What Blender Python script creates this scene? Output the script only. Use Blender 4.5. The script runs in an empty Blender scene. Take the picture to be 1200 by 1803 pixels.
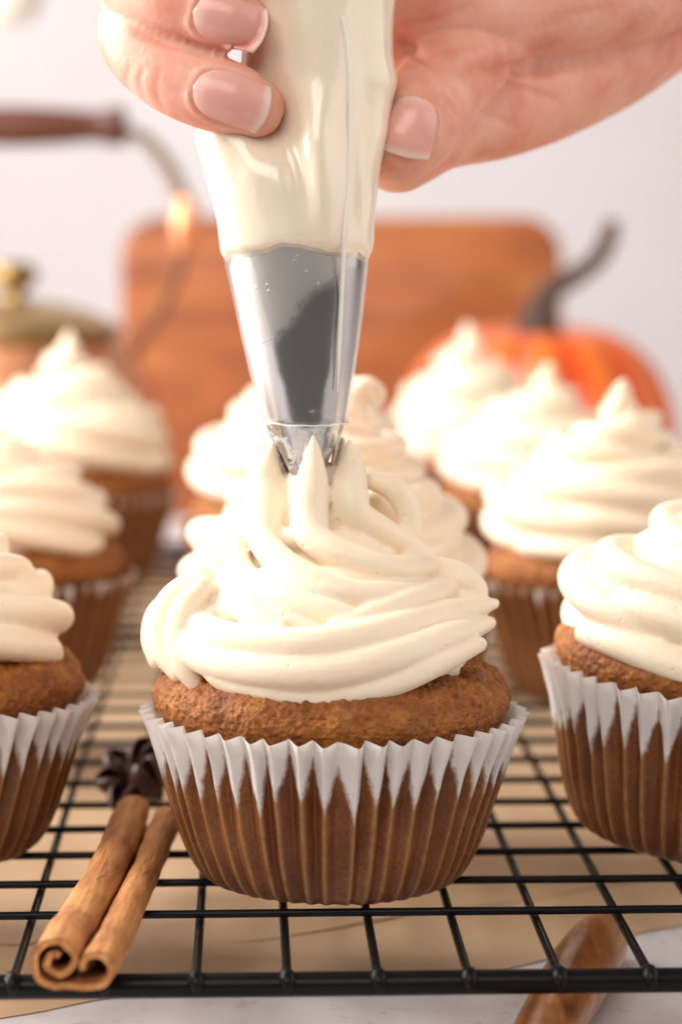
import bpy, math, random
import numpy as np
from mathutils import Vector, Matrix, noise as mnoise

C = bpy.context.scene.collection
scene = bpy.context.scene
S = 0.01            # everything below is measured in centimetres
PI = math.pi
rad = math.radians
random.seed(7)

# ------------------------------------------------------------------ camera
CAM = Vector((0, -48, 12)); PITCH = 6.03; FPX = 4500.0
cd = bpy.data.cameras.new('camera'); cam = bpy.data.objects.new('camera', cd); C.objects.link(cam)
cam.location = CAM * S
cam.rotation_euler = (rad(90 - PITCH), 0, 0)
cd.sensor_fit = 'VERTICAL'; cd.sensor_height = 36; cd.sensor_width = 24
cd.lens = FPX / 1803 * 36
cd.clip_start = 0.02; cd.clip_end = 20
cd.dof.use_dof = True; cd.dof.focus_distance = 0.459; cd.dof.aperture_fstop = 11.5
cd.dof.aperture_blades = 0
scene.camera = cam

# ------------------------------------------------------------------ world, lamps, exposure
w = bpy.data.worlds.new('World'); scene.world = w; w.use_nodes = True
bg = w.node_tree.nodes['Background']; bg.inputs[0].default_value = (1.0, 0.94, 0.89, 1); bg.inputs[1].default_value = 0.07

def area(name, loc, target, sx, sy, power, col):
    l = bpy.data.lights.new(name, 'AREA'); l.shape = 'RECTANGLE'; l.size = sx * S; l.size_y = sy * S
    l.energy = power; l.color = col
    o = bpy.data.objects.new(name, l); C.objects.link(o)
    o.location = Vector(loc) * S
    o.rotation_euler = (Vector(target) - Vector(loc)).to_track_quat('-Z', 'Y').to_euler()
    return o
area('window_light', (-80, 22, 48), (0, 2, 6), 80, 90, 21.0, (1.0, 0.94, 0.87))
area('background_light', (-60, 70, 90), (5, 100, 5), 60, 60, 4.8, (0.99, 0.96, 1.0))
area('bounce_light', (85, -8, 40), (0, 3, 5), 120, 90, 4.8, (1.0, 0.89, 0.80))
area('front_fill_light', (-25, -85, 75), (0, 0, 3), 90, 60, 6.8, (1.0, 0.92, 0.85))

scene.view_settings.view_transform = 'Standard'; scene.view_settings.look = 'None'
scene.view_settings.gamma = 1; scene.view_settings.use_curve_mapping = False
scene.view_settings.exposure = 0.25
cy = scene.cycles
cy.use_denoising = True; cy.max_bounces = 12; cy.transparent_max_bounces = 12
cy.caustics_reflective = False; cy.caustics_refractive = False

# ------------------------------------------------------------------ helpers
def pix(px, py, Y):
    """point of the place measured from the photograph, at depth Y (cm)"""
    p = rad(PITCH)
    f = Vector((0, math.cos(p), -math.sin(p))); u = Vector((0, math.sin(p), math.cos(p)))
    d = f * FPX + Vector((1, 0, 0)) * (px - 600) + u * (901.5 - py)
    t = (Y - CAM.y) / d.y
    return CAM + d * t
def pcm(P):         # cm per photo pixel at a point
    p = rad(PITCH); v = P - CAM
    return (v.y * math.cos(p) - v.z * math.sin(p)) / FPX

class MB:
    def __init__(s): s.v = []; s.f = []; s.att = []
    def add(s, vs, fs):
        o = len(s.v); s.v += [tuple(v) for v in vs]; s.f += [tuple(i + o for i in f) for f in fs]
    def grid(s, rows, closed_u=True, cap0=False, cap1=False):
        n = len(rows[0]); o = len(s.v)
        for r in rows: s.v += [tuple(p) for p in r]
        for j in range(len(rows) - 1):
            for i in range(n if closed_u else n - 1):
                a = o + j * n + i; b = o + j * n + (i + 1) % n
                s.f.append((a, b, b + n, a + n))
        if cap0: s._cap(rows[0], o, True)
        if cap1: s._cap(rows[-1], o + (len(rows) - 1) * n, False)
    def _cap(s, row, o, flip):
        n = len(row); c = len(s.v)
        s.v.append(tuple(sum(p[k] for p in row) / n for k in range(3)))
        for i in range(n):
            f = (o + i, o + (i + 1) % n, c)
            s.f.append(f[::-1] if flip else f)
    def mesh(s, name, smooth=True):
        me = bpy.data.meshes.new(name)
        me.from_pydata([(x * S, y * S, z * S) for x, y, z in s.v], [], s.f)
        if smooth: me.polygons.foreach_set('use_smooth', [True] * len(me.polygons))
        me.update()
        return me
    def build(s, name, mat, parent=None, smooth=True):
        return link(name, s.mesh(name, smooth), mat, parent)

def link(name, me, mat=None, parent=None):
    o = bpy.data.objects.new(name, me); C.objects.link(o)
    if mat is not None:
        me.materials.clear(); me.materials.append(mat)
    if parent is not None: o.parent = parent
    return o
def thing(name, label, cat, loc=(0, 0, 0), rot=(0, 0, 0), group=None):
    o = bpy.data.objects.new(name, None); C.objects.link(o)
    o.empty_display_size = 0.01
    o.location = Vector(loc) * S; o.rotation_euler = rot
    o['label'] = label; o['category'] = cat
    if group: o['group'] = group
    return o
def tag(o, label, cat, group=None):
    o['label'] = label; o['category'] = cat
    if group: o['group'] = group
    return o

def fuse(mb, voxel, smooth=3, fac=0.5):
    """one continuous closed surface from overlapping closed pieces"""
    me = mb.mesh('tmp', False)
    o = bpy.data.objects.new('tmp', me); C.objects.link(o)
    m = o.modifiers.new('r', 'REMESH'); m.mode = 'VOXEL'; m.voxel_size = voxel * S
    if smooth:
        m = o.modifiers.new('s', 'SMOOTH'); m.factor = fac; m.iterations = smooth
    dg = bpy.context.evaluated_depsgraph_get(); dg.update()
    out = bpy.data.meshes.new_from_object(o.evaluated_get(dg), depsgraph=dg)
    bpy.data.objects.remove(o); bpy.data.meshes.remove(me)
    out.polygons.foreach_set('use_smooth', [True] * len(out.polygons))
    return out

def catmull(pts, per=8):
    P = [np.array(p, float) for p in pts]; P = [2 * P[0] - P[1]] + P + [2 * P[-1] - P[-2]]
    out = []
    for i in range(1, len(P) - 2):
        for k in range(per):
            t = k / per
            out.append(0.5 * (2 * P[i] + (P[i + 1] - P[i - 1]) * t + (2 * P[i - 1] - 5 * P[i] + 4 * P[i + 1] - P[i + 2]) * t * t
                              + (3 * P[i] - P[i - 1] - 3 * P[i + 1] + P[i + 2]) * t ** 3))
    out.append(P[-2]); return out

def frames(path, n0=None):
    P = [Vector(p) for p in path]; N = len(P); T = []
    for i in range(N):
        T.append((P[min(i + 1, N - 1)] - P[max(i - 1, 0)]).normalized())
    n = Vector(n0) if n0 is not None else (Vector((0, 0, 1)) if abs(T[0].z) < .9 else Vector((1, 0, 0)))
    out = []
    for i in range(N):
        n = (n - T[i] * n.dot(T[i])).normalized()
        out.append((P[i], T[i], n, T[i].cross(n)))
    return out

def tube(mb, pts, radii, n=16, per=6, round_ends=True, sec=None, n0=None, twist=None):
    """swept tube with varying radius; pts in cm; closed ends"""
    q = catmull([tuple(p) + (r,) for p, r in zip(pts, radii)], per) if per > 1 else [np.array(tuple(p) + (r,)) for p, r in zip(pts, radii)]
    fr = frames([x[:3] for x in q], n0); R = [max(float(x[3]), 1e-3) for x in q]
    rows = []
    def ring(c, nn, bb, r, k=0):
        row = []
        for i in range(n):
            a = 2 * PI * i / n; m = r * (sec(a) if sec else 1)
            a2 = a + (twist(k) if twist else 0)
            row.append(c + nn * (m * math.cos(a2)) + bb * (m * math.sin(a2)))
        return row
    if round_ends:
        c, t, nn, bb = fr[0]
        for k in range(1, 6):
            a = PI / 2 * k / 6
            rows.append(ring(c - t * R[0] * math.cos(a), nn, bb, R[0] * math.sin(a), 0))
    for k, (c, t, nn, bb) in enumerate(fr): rows.append(ring(c, nn, bb, R[k], k / (len(fr) - 1)))
    if round_ends:
        c, t, nn, bb = fr[-1]
        for k in range(5, 0, -1):
            a = PI / 2 * k / 6
            rows.append(ring(c + t * R[-1] * math.cos(a), nn, bb, R[-1] * math.sin(a), 1))
    mb.grid(rows, True, True, True)

def lathe(mb, prof, n=64, c=(0, 0), mod=None, cap0=False, cap1=False):
    rows = []
    for r, z in prof:
        row = []
        for i in range(n):
            a = 2 * PI * i / n; m = mod(a, z) if mod else 1
            row.append((c[0] + r * m * math.cos(a), c[1] + r * m * math.sin(a), z))
        rows.append(row)
    mb.grid(rows, True, cap0, cap1)

def smooth_prof(pts, per=6): return [tuple(x) for x in catmull(pts, per)]
def sstep(a, b, x):
    t = min(1, max(0, (x - a) / (b - a))); return t * t * (3 - 2 * t)
def fbm(p, s, o=3): return mnoise.fractal(Vector(p) * s, 1.0, 2.0, o)

# ------------------------------------------------------------------ materials
def mat(name, col=(.8, .8, .8), rough=.5, **kw):
    m = bpy.data.materials.new(name); m.use_nodes = True
    b = m.node_tree.nodes['Principled BSDF']
    b.inputs['Base Color'].default_value = (*col, 1); b.inputs['Roughness'].default_value = rough
    for k, v in kw.items(): b.inputs[k.replace('_', ' ')].default_value = v
    return m
class N:
    def __init__(s, m): s.t = m.node_tree; s.b = s.t.nodes['Principled BSDF']
    def new(s, ty, **kw):
        n = s.t.nodes.new(ty)
        for k, v in kw.items(): setattr(n, k, v)
        return n
    def lk(s, a, b): s.t.links.new(a, b)
    def coord(s, scale=(1, 1, 1), kind='Object'):
        tc = s.new('ShaderNodeTexCoord'); mp = s.new('ShaderNodeMapping')
        mp.inputs['Scale'].default_value = scale
        s.lk(tc.outputs[kind], mp.inputs[0]); return mp.outputs[0]
    def noise(s, vec, scale, detail=4, rough=.55, dist=0):
        n = s.new('ShaderNodeTexNoise'); n.inputs['Scale'].default_value = scale; n.inputs['Detail'].default_value = detail
        n.inputs['Roughness'].default_value = rough; n.inputs['Distortion'].default_value = dist
        s.lk(vec, n.inputs['Vector']); return n.outputs['Fac']
    def voronoi(s, vec, scale, feature='F1'):
        n = s.new('ShaderNodeTexVoronoi', feature=feature); n.inputs['Scale'].default_value = scale
        s.lk(vec, n.inputs['Vector']); return n.outputs['Distance']
    def ramp(s, fac, stops):
        r = s.new('ShaderNodeValToRGB'); e = r.color_ramp.elements
        while len(e) < len(stops): e.new(.5)
        for k, (p, c) in enumerate(stops): e[k].position = p; e[k].color = (*c, 1) if len(c) == 3 else c
        s.lk(fac, r.inputs[0]); return r.outputs[0]
    def mix(s, fac, a, b, blend='MIX'):
        m = s.new('ShaderNodeMix', data_type='RGBA', blend_type=blend)
        for k, x in ((0, fac), (6, a), (7, b)):
            if isinstance(x, (int, float)): m.inputs[k].default_value = x
            elif isinstance(x, tuple): m.inputs[k].default_value = (*x, 1)
            else: s.lk(x, m.inputs[k])
        return m.outputs[2]
    def math(s, op, a, b=0.0, c=None):
        m = s.new('ShaderNodeMath', operation=op)
        for k, x in enumerate((a, b) if c is None else (a, b, c)):
            if isinstance(x, (int, float)): m.inputs[k].default_value = x
            else: s.lk(x, m.inputs[k])
        return m.outputs[0]
    def bump(s, h, strength=.3, dist=.001, prev=None):
        b = s.new('ShaderNodeBump'); b.inputs['Strength'].default_value = strength; b.inputs['Distance'].default_value = dist
        s.lk(h, b.inputs['Height'])
        if prev is not None: s.lk(prev, b.inputs['Normal'])
        return b.outputs[0]
    def attr(s, name):
        a = s.new('ShaderNodeAttribute'); a.attribute_name = name; return a.outputs['Fac']
    def sep(s, vec):
        x = s.new('ShaderNodeSeparateXYZ'); s.lk(vec, x.inputs[0]); return x.outputs
    def set(s, **kw):
        for k, v in kw.items(): s.lk(v, s.b.inputs[k.replace('_', ' ')])

def m_frosting():
    m = mat('frosting', (.91, .79, .63), .42, Subsurface_Weight=.45, Subsurface_Scale=.0020, Specular_IOR_Level=.35)
    m.node_tree.nodes['Principled BSDF'].inputs['Subsurface Radius'].default_value = (1.0, .62, .28)
    n = N(m); v = n.coord()
    f = n.noise(v, 900, 5); g = n.noise(v, 220, 3)
    hole = n.ramp(n.voronoi(v, 260), [(.05, (0, 0, 0)), (.11, (1, 1, 1))])
    n.set(Normal=n.bump(hole, .5, .0005, n.bump(f, .22, .0006, n.bump(g, .2, .001))))
    r = n.noise(v, 300, 3); n.set(Roughness=n.math('MULTIPLY_ADD', r, .25, .30))
    return m
def m_cake():
    m = mat('cake', (.36, .13, .03), .62, Specular_IOR_Level=.45, Subsurface_Weight=.12, Subsurface_Scale=.002)
    n = N(m); v = n.coord()
    a = n.noise(v, 190, 5, .65); b = n.noise(v, 700, 4, .65); c = n.voronoi(v, 800)
    col = n.ramp(a, [(.30, (.23, .066, .012)), (.5, (.38, .125, .020)), (.70, (.56, .22, .034))])
    col = n.mix(n.ramp(b, [(.35, (0, 0, 0)), (.7, (1, 1, 1))]), n.mix(.5, col, (.15, .040, .008)), col)
    n.set(Base_Color=col, Normal=n.bump(b, .8, .0011, n.bump(c, .6, .0009)))
    rr = n.noise(v, 1200, 3); n.set(Roughness=n.math('MULTIPLY_ADD', rr, .5, .32))
    return m
def m_liner():
    m = mat('liner_paper', (.85, .83, .82), .42, Specular_IOR_Level=.4, Coat_Weight=.12, Coat_Roughness=.3)
    n = N(m); v = n.coord()
    st = n.math('MULTIPLY_ADD', n.math('SUBTRACT', n.noise(v, 260, 4, .6), .5), .7, n.attr('stain')); sp = n.noise(v, 650, 4, .6); big = n.noise(v, 70, 3)
    fac = n.ramp(n.math('ADD', st, n.math('MULTIPLY_ADD', sp, .6, -.30)), [(.30, (0, 0, 0)), (.52, (.55, .55, .55)), (.72, (1, 1, 1))])
    fine = n.noise(v, 1500, 3)
    br = n.ramp(n.math('ADD', n.math('MULTIPLY', big, .55), n.math('MULTIPLY', fine, .45)),
                [(.30, (.085, .024, .008)), (.5, (.185, .060, .017)), (.75, (.36, .15, .048))])
    br = n.mix(n.math('MULTIPLY', n.attr('crest'), n.math('MULTIPLY_ADD', sp, 1.3, .0)), br, (.56, .29, .115))
    wh = n.mix(n.noise(v, 160, 2), (.80, .775, .765), (.90, .885, .87))
    n.set(Base_Color=n.mix(fac, wh, br), Normal=n.bump(fine, .22, .0005, n.bump(n.noise(v, 180, 3), .3, .0012)))
    n.set(Roughness=n.math('MULTIPLY_ADD', fac, -.06, .5))
    tr = n.new('ShaderNodeBsdfTranslucent'); n.lk(n.mix(fac, (.85, .80, .74), (.55, .22, .06)), tr.inputs[0])
    mx = n.new('ShaderNodeMixShader'); mx.inputs[0].default_value = .22
    out = n.t.nodes['Material Output']
    n.lk(n.b.outputs[0], mx.inputs[1]); n.lk(tr.outputs[0], mx.inputs[2]); n.lk(mx.outputs[0], out.inputs[0])
    return m
def m_rack():
    m = mat('black_enamel', (.008, .008, .009), .34, Coat_Weight=.05, Coat_Roughness=.12, Specular_IOR_Level=.12)
    n = N(m); v = n.coord(); f = n.noise(v, 500, 4)
    n.set(Roughness=n.math('MULTIPLY_ADD', f, .3, .24), Normal=n.bump(f, .15, .0006))
    sc = n.ramp(n.noise(n.coord((60, 700, 700)), 6, 3, .6), [(.72, (.005, .005, .006)), (.78, (.08, .08, .08))])
    n.set(Base_Color=sc)
    return m
def m_skin():
    m = mat('skin', (.80, .50, .39), .45, Subsurface_Weight=.45, Subsurface_Scale=.006, Specular_IOR_Level=.4)
    m.node_tree.nodes['Principled BSDF'].inputs['Subsurface Radius'].default_value = (1.0, .36, .22)
    n = N(m); v = n.coord()
    a = n.noise(v, 75, 4); b = n.noise(v, 900, 3)
    col = n.ramp(a, [(.32, (.66, .24, .17)), (.5, (.77, .375, .28)), (.68, (.82, .47, .37))])
    n.set(Base_Color=n.mix(n.math('MULTIPLY', b, .25), col, (.62, .27, .2)))
    cr = n.voronoi(n.coord((1, 1, 1)), 900)
    n.set(Normal=n.bump(cr, .10, .0005, n.bump(n.noise(v, 420, 4), .16, .0007)))
    return m
def m_nail():
    m = mat('fingernail', (.86, .56, .50), .26, Coat_Weight=.15, Coat_Roughness=.15, Specular_IOR_Level=.35, Subsurface_Weight=.3, Subsurface_Scale=.002)
    n = N(m); t = n.attr('along')
    col = n.ramp(t, [(0, (.92, .58, .52)), (.2, (.88, .43, .37)), (.88, (.87, .41, .35)), (.96, (.90, .62, .55))])
    n.set(Base_Color=col)
    return m
def m_steel():
    m = mat('steel', (.62, .62, .64), .12, Metallic=1.0)
    n = N(m); v = n.coord(); z = n.sep(v)[2]
    sm = n.noise(v, 330, 5, .6, .5); sp = n.voronoi(v, 420)
    # dried icing film: heavy near the wide end and around the teeth
    x = n.sep(v)[0]; wv = n.noise(v, 110, 3, .55)
    hz = n.math('ADD', n.math('MULTIPLY_ADD', x, -.9, z), n.math('MULTIPLY', wv, .008))
    hi = n.ramp(n.math('MULTIPLY_ADD', sm, .002, hz), [(.1180, (0, 0, 0)), (.1192, (.6, .6, .6)), (.1215, (1, 1, 1))])
    lo = n.ramp(n.math('ADD', z, n.math('MULTIPLY', sm, .02)), [(.0935, (1, 1, 1)), (.0975, (0, 0, 0))])
    blot = n.ramp(n.noise(v, 520, 4, .65), [(.50, (0, 0, 0)), (.58, (1, 1, 1))])
    msk = n.math('MAXIMUM', n.math('MULTIPLY', hi, .66), n.math('MULTIPLY', lo, blot))
    drops = n.ramp(sp, [(.10, (1, 1, 1)), (.16, (0, 0, 0))])
    n.set(Base_Color=n.mix(msk, (.47, .475, .50), (.66, .645, .63)))
    n.set(Metallic=n.math('SUBTRACT', 1, n.math('MULTIPLY', msk, .8)))
    n.set(Roughness=n.math('ADD', n.math('MULTIPLY_ADD', msk, .4, .06), n.math('MULTIPLY', n.noise(n.coord((1, 1, .06)), 900, 4, .6), .14)))
    n.set(Normal=n.bump(n.math('MULTIPLY', drops, hi), .5, .0006, n.bump(n.noise(v, 700, 3), .03, .0004)))
    return m
def m_bag():
    m = mat('icing_in_bag', (.92, .82, .65), .24, Subsurface_Weight=.35, Subsurface_Scale=.004, Coat_Weight=.6, Coat_Roughness=.12)
    m.node_tree.nodes['Principled BSDF'].inputs['Subsurface Radius'].default_value = (1.0, .65, .3)
    n = N(m); v = n.coord()
    n.set(Normal=n.bump(n.noise(n.coord((1, 1, .35)), 130, 4, .55, .6), .30, .0016, n.bump(n.noise(v, 900, 2), .04, .0004)))
    n.set(Base_Color=n.mix(n.noise(v, 80, 2), (.90, .78, .61), (.945, .845, .70)))
    return m
def m_film():
    m = bpy.data.materials.new('clear_film'); m.use_nodes = True; t = m.node_tree
    for x in list(t.nodes):
        if x.type == 'BSDF_PRINCIPLED': t.nodes.remove(x)
    out = t.nodes['Material Output']
    tr = t.nodes.new('ShaderNodeBsdfTransparent'); tr.inputs[0].default_value = (.97, .965, .96, 1)
    gl = t.nodes.new('ShaderNodeBsdfGlossy'); gl.inputs['Roughness'].default_value = .12
    df = t.nodes.new('ShaderNodeBsdfDiffuse'); df.inputs[0].default_value = (.9, .89, .87, 1)
    lw = t.nodes.new('ShaderNodeLayerWeight'); lw.inputs[0].default_value = .35
    mp = t.nodes.new('ShaderNodeMath'); mp.operation = 'MULTIPLY_ADD'; mp.inputs[1].default_value = .55; mp.inputs[2].default_value = .04
    t.links.new(lw.outputs['Facing'], mp.inputs[0])
    m1 = t.nodes.new('ShaderNodeMixShader'); m1.inputs[0].default_value = .09
    t.links.new(tr.outputs[0], m1.inputs[1]); t.links.new(df.outputs[0], m1.inputs[2])
    m2 = t.nodes.new('ShaderNodeMixShader'); t.links.new(mp.outputs[0], m2.inputs[0])
    t.links.new(m1.outputs[0], m2.inputs[1]); t.links.new(gl.outputs[0], m2.inputs[2])
    t.links.new(m2.outputs[0], out.inputs[0])
    return m
def m_cinnamon():
    m = mat('cinnamon_bark', (.40, .17, .06), .7)
    n = N(m); v = n.coord((1, .12, 1)); u = n.coord()
    a = n.noise(v, 420, 5, .6); b = n.noise(u, 90, 4); c = n.noise(u, 1300, 3)
    col = n.ramp(a, [(.25, (.25, .085, .022)), (.5, (.50, .205, .058)), (.75, (.68, .34, .12))])
    col = n.mix(n.ramp(b, [(.55, (0, 0, 0)), (.75, (.7, .7, .7))]), col, (.22, .07, .022))
    n.set(Base_Color=col, Normal=n.bump(a, .7, .0012, n.bump(c, .5, .0006)))
    return m
def m_wood(name, c0, c1, c2, scale, axis=(1, .1, 1), rough=.35, coat=.2):
    m = mat(name, c1, rough, Coat_Weight=coat, Coat_Roughness=.25)
    n = N(m); v = n.coord(axis); u = n.coord()
    a = n.noise(v, scale, 5, .6, 1.2); b = n.noise(v, scale * 5, 3)
    col = n.ramp(a, [(.3, c0), (.5, c1), (.7, c2)])
    col = n.mix(n.math('MULTIPLY', b, .35), col, c0)
    n.set(Base_Color=col, Normal=n.bump(b, .15, .0006))
    n.set(Roughness=n.math('MULTIPLY_ADD', n.noise(u, 200, 3), .3, rough - .12))
    return m
def m_paper():
    m = mat('parchment', (.50, .33, .19), .6)
    n = N(m); v = n.coord()
    a = n.noise(v, 25, 3); f = n.noise(v, 900, 4, .7)
    col = n.ramp(a, [(.3, (.56, .37, .215)), (.7, (.66, .46, .285))])
    n.set(Base_Color=n.mix(n.math('MULTIPLY', f, .3), col, (.38, .23, .12)), Normal=n.bump(f, .12, .0004))
    return m
def m_table():
    m = mat('pale_stone', (.72, .68, .69), .45)
    n = N(m); v = n.coord()
    a = n.noise(v, 18, 5, .6, .6); b = n.noise(v, 240, 5, .7); c = n.noise(v, 55, 4, .6)
    col = n.ramp(a, [(.35, (.62, .57, .58)), (.6, (.76, .73, .745))])
    fl = n.ramp(b, [(.56, (0, 0, 0)), (.70, (1, 1, 1))])
    col = n.mix(n.math('MULTIPLY', fl, n.ramp(c, [(.42, (0, 0, 0)), (.6, (.8, .8, .8))])), col, (.42, .30, .22))
    n.set(Base_Color=col, Normal=n.bump(c, .15, .001))
    return m
def m_wall():
    m = mat('wall_paint', (.74, .71, .72), .8)
    n = N(m); v = n.coord(); a = n.noise(v, 4, 3)
    n.set(Base_Color=n.ramp(a, [(.35, (.61, .58, .59)), (.65, (.67, .645, .655))]))
    return m
def m_copper():
    m = mat('copper', (.86, .40, .22), .36, Metallic=.7)
    n = N(m); v = n.coord(); n.set(Normal=n.bump(n.voronoi(v, 90), .25, .002))
    n.set(Base_Color=n.ramp(n.noise(v, 40, 3), [(.3, (.72, .28, .13)), (.7, (.92, .46, .26))]))
    return m
def m_brass():
    m = mat('aged_brass', (.42, .31, .13), .36, Metallic=.85)
    n = N(m); v = n.coord()
    n.set(Base_Color=n.ramp(n.noise(v, 60, 4), [(.3, (.30, .20, .085)), (.7, (.56, .38, .16))]))
    return m
def m_pumpkin():
    m = mat('pumpkin_skin', (.75, .13, .03), .36, Coat_Weight=.25, Coat_Roughness=.2)
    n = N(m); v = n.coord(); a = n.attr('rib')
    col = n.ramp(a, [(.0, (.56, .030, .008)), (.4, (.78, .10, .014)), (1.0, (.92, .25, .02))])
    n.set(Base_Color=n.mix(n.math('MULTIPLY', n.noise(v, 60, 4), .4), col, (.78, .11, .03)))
    return m
M = dict(frosting=m_frosting(), cake=m_cake(), liner=m_liner(), rack=m_rack(), skin=m_skin(), nail=m_nail(), steel=m_steel(),
         bag=m_bag(), film=m_film(), cinnamon=m_cinnamon(), paper=m_paper(), table=m_table(), wall=m_wall(), copper=m_copper(),
         brass=m_brass(), pumpkin=m_pumpkin(),
         board=m_wood('board_wood', (.16, .036, .009), (.39, .105, .019), (.56, .20, .046), 24, (.25, 1, 1), .42),
         handle=m_wood('polished_wood', (.10, .026, .008), (.34, .12, .032), (.54, .24, .07), 120, (1, .10, 1), .3, .5),
         grip=m_wood('dark_grip_wood', (.05, .012, .006), (.13, .034, .015), (.21, .06, .024), 60, (.15, 1, 1), .4),
         anise=mat('anise_husk', (.045, .014, .008), .42, Specular_IOR_Level=.4), seed=mat('anise_seed', (.07, .022, .012), .2),
         seam=mat('film_seam', (.93, .90, .84), .15, Coat_Weight=.6),
         bracket=mat('brown_iron', (.16, .07, .035), .5, Metallic=.4),
         arm=mat('tinned_iron', (.33, .24, .18), .35, Metallic=.8),
         stem=m_wood('pumpkin_stem', (.05, .026, .02), (.09, .05, .038), (.15, .095, .075), 120, (1, 1, .2), .7, 0),
         cream=mat('cream_glaze', (.82, .76, .66), .45))

# ------------------------------------------------------------------ setting
TZ = -2.0
mb = MB(); nx = 60
mb.grid([[(x, y, TZ) for x in np.linspace(-120, 120, nx)] for y in np.linspace(-16, 120, nx)], False)
mb.grid([[(x, y, TZ - 3) for x in (120, -120)] for y in (-16, 120)], False)
t = mb.build('tabletop', M['table']); t['kind'] = 'structure'
mb = MB(); mb.grid([[(x, 120, z) for x in np.linspace(-140, 140, 12)] for z in np.linspace(-60, 140, 12)][::-1], False)
t = mb.build('wall', M['wall']); t['kind'] = 'structure'

# parchment: crinkled sheet with a slanting front edge, and a second sheet folded over it
def sheet(name, edge, back, x0, x1, z0, amp, seed, label):
    mb = MB(); nxx, nyy = 150, 120
    ex = [e[0] for e in edge]; ey = [e[1] for e in edge]
    rows = []
    for j in range(nyy):
        row = []
        for i in range(nxx):
            x = x0 + (x1 - x0) * i / (nxx - 1); ye = np.interp(x, ex, ey) + .12 * mnoise.noise(Vector((x * 1.3, seed, 0)))
            v = (j / (nyy - 1)) ** 1.6; y = ye + (back - ye) * v
            p = Vector((x * .22, y * .22, 1.7)); fade = sstep(0, 2.5, y - ye) * .85 + .15
            r = abs(mnoise.noise(p)) + .5 * abs(mnoise.noise(p * 2.3)) + .2 * abs(mnoise.noise(p * 5))
            lift = .05 * math.exp(-(y - ye) / .8) * max(0, mnoise.noise(Vector((x * .35, seed * 2, 3))) + .2)
            row.append((x, y, TZ + .012 + (.10 * r + .05) * (fade if seed < 2 else sstep(-7, 3, y - ye)) + (0 if seed < 2 else .018 + .5 * amp * fade * (1 + mnoise.noise(Vector((x * .4, y * .4, 8)))) + lift)))
        rows.append(row)
    mb.grid(rows, False)
    o = mb.build(name, M['paper'])
    s = o.modifiers.new('thick', 'SOLIDIFY'); s.thickness = .012 * S
    return tag(o, label, 'baking paper')
sheet('parchment_sheet', [(-30, -7), (-8, -3.9), (-5.9, -2.8), (-3.5, -1.0), (0, -.75), (3, .0), (6.2, 2.9), (14, 7), (30, 10)], 60, -26, 28, TZ + .03, .10, 1.7,
      'brown parchment paper on the pale table, torn front edge showing below the rail')
sheet('parchment_sheet', [(-30, 2.2), (-4, 1.6), (-1.3, 2.0), (0, 2.7), (2, 4.2), (3, 4.6), (6, 6.5), (14, 11), (30, 15)], 57, -23, 24, TZ + .15, .07, 5.2,
      'upper brown parchment sheet lying over the larger one, its edge further back under the rack')

# ------------------------------------------------------------------ cooling rack
RK = thing('cooling_rack', 'black wire cooling rack holding the frosted cupcakes', 'cooling rack', (0, -6.1, 0), (0, 0, rad(2.1)))
RX0, RX1, RY1 = -19.2, 19.2, 61.5
def rod(name, a, b, r, blobs=False):
    mb = MB(); a = Vector(a); b = Vector(b); k = 14
    pts = [a.lerp(b, i / k) + Vector((0, 0, .012 * mnoise.noise(Vector((i * .7, a.x, a.y))))) for i in range(k + 1)]
    tube(mb, pts, [r] * (k + 1), 12, 1)
    if blobs:
        for e, d in ((a, -1), (b, 1)):
            tube(mb, [e + Vector((0, -d * .22, .035)), e + Vector((0, 0, .03)), e + Vector((.012, d * .13, -.07)), e + Vector((0, d * .15, -.17))], [r * 1.1, r * 1.75, r * 1.5, r * .6], 12, 4)
    return mb.build(name, M['rack'], RK)
rod('rail', (RX0, 0, -.40), (RX1, 0, -.40), .215)
rod('rail', (RX0, RY1, -.40), (RX1, RY1, -.40), .215)
rod('rail', (RX0, 0, -.40), (RX0, RY1, -.40), .215); rod('rail', (RX1, 0, -.40), (RX1, RY1, -.40), .215)
k = -12
while .62 + 1.525 * k < RX1 - .5:
    x = .62 + 1.525 * k; k += 1
    if x > RX0 + .5: rod('lengthwise_wire', (x, -.08, -.275), (x, RY1 + .08, -.240), .082, True)
y = 3.45
while y < RY1 - 1:
    rod('cross_wire', (RX0, y, -.112), (RX1, y, -.082), .078); y += 2.27
for x in (RX0, RX1):
    for yy in (1.5, RY1 - 1.5):
        mb = MB(); tube(mb, [(x, yy - .9, -.5), (x, yy - .5, -1.6), (x, yy, -1.82), (x, yy + .5, -1.6), (x, yy + .9, -.5)], [.16] * 5, 10, 5)
        mb.build('foot', M['rack'], RK)

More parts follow.
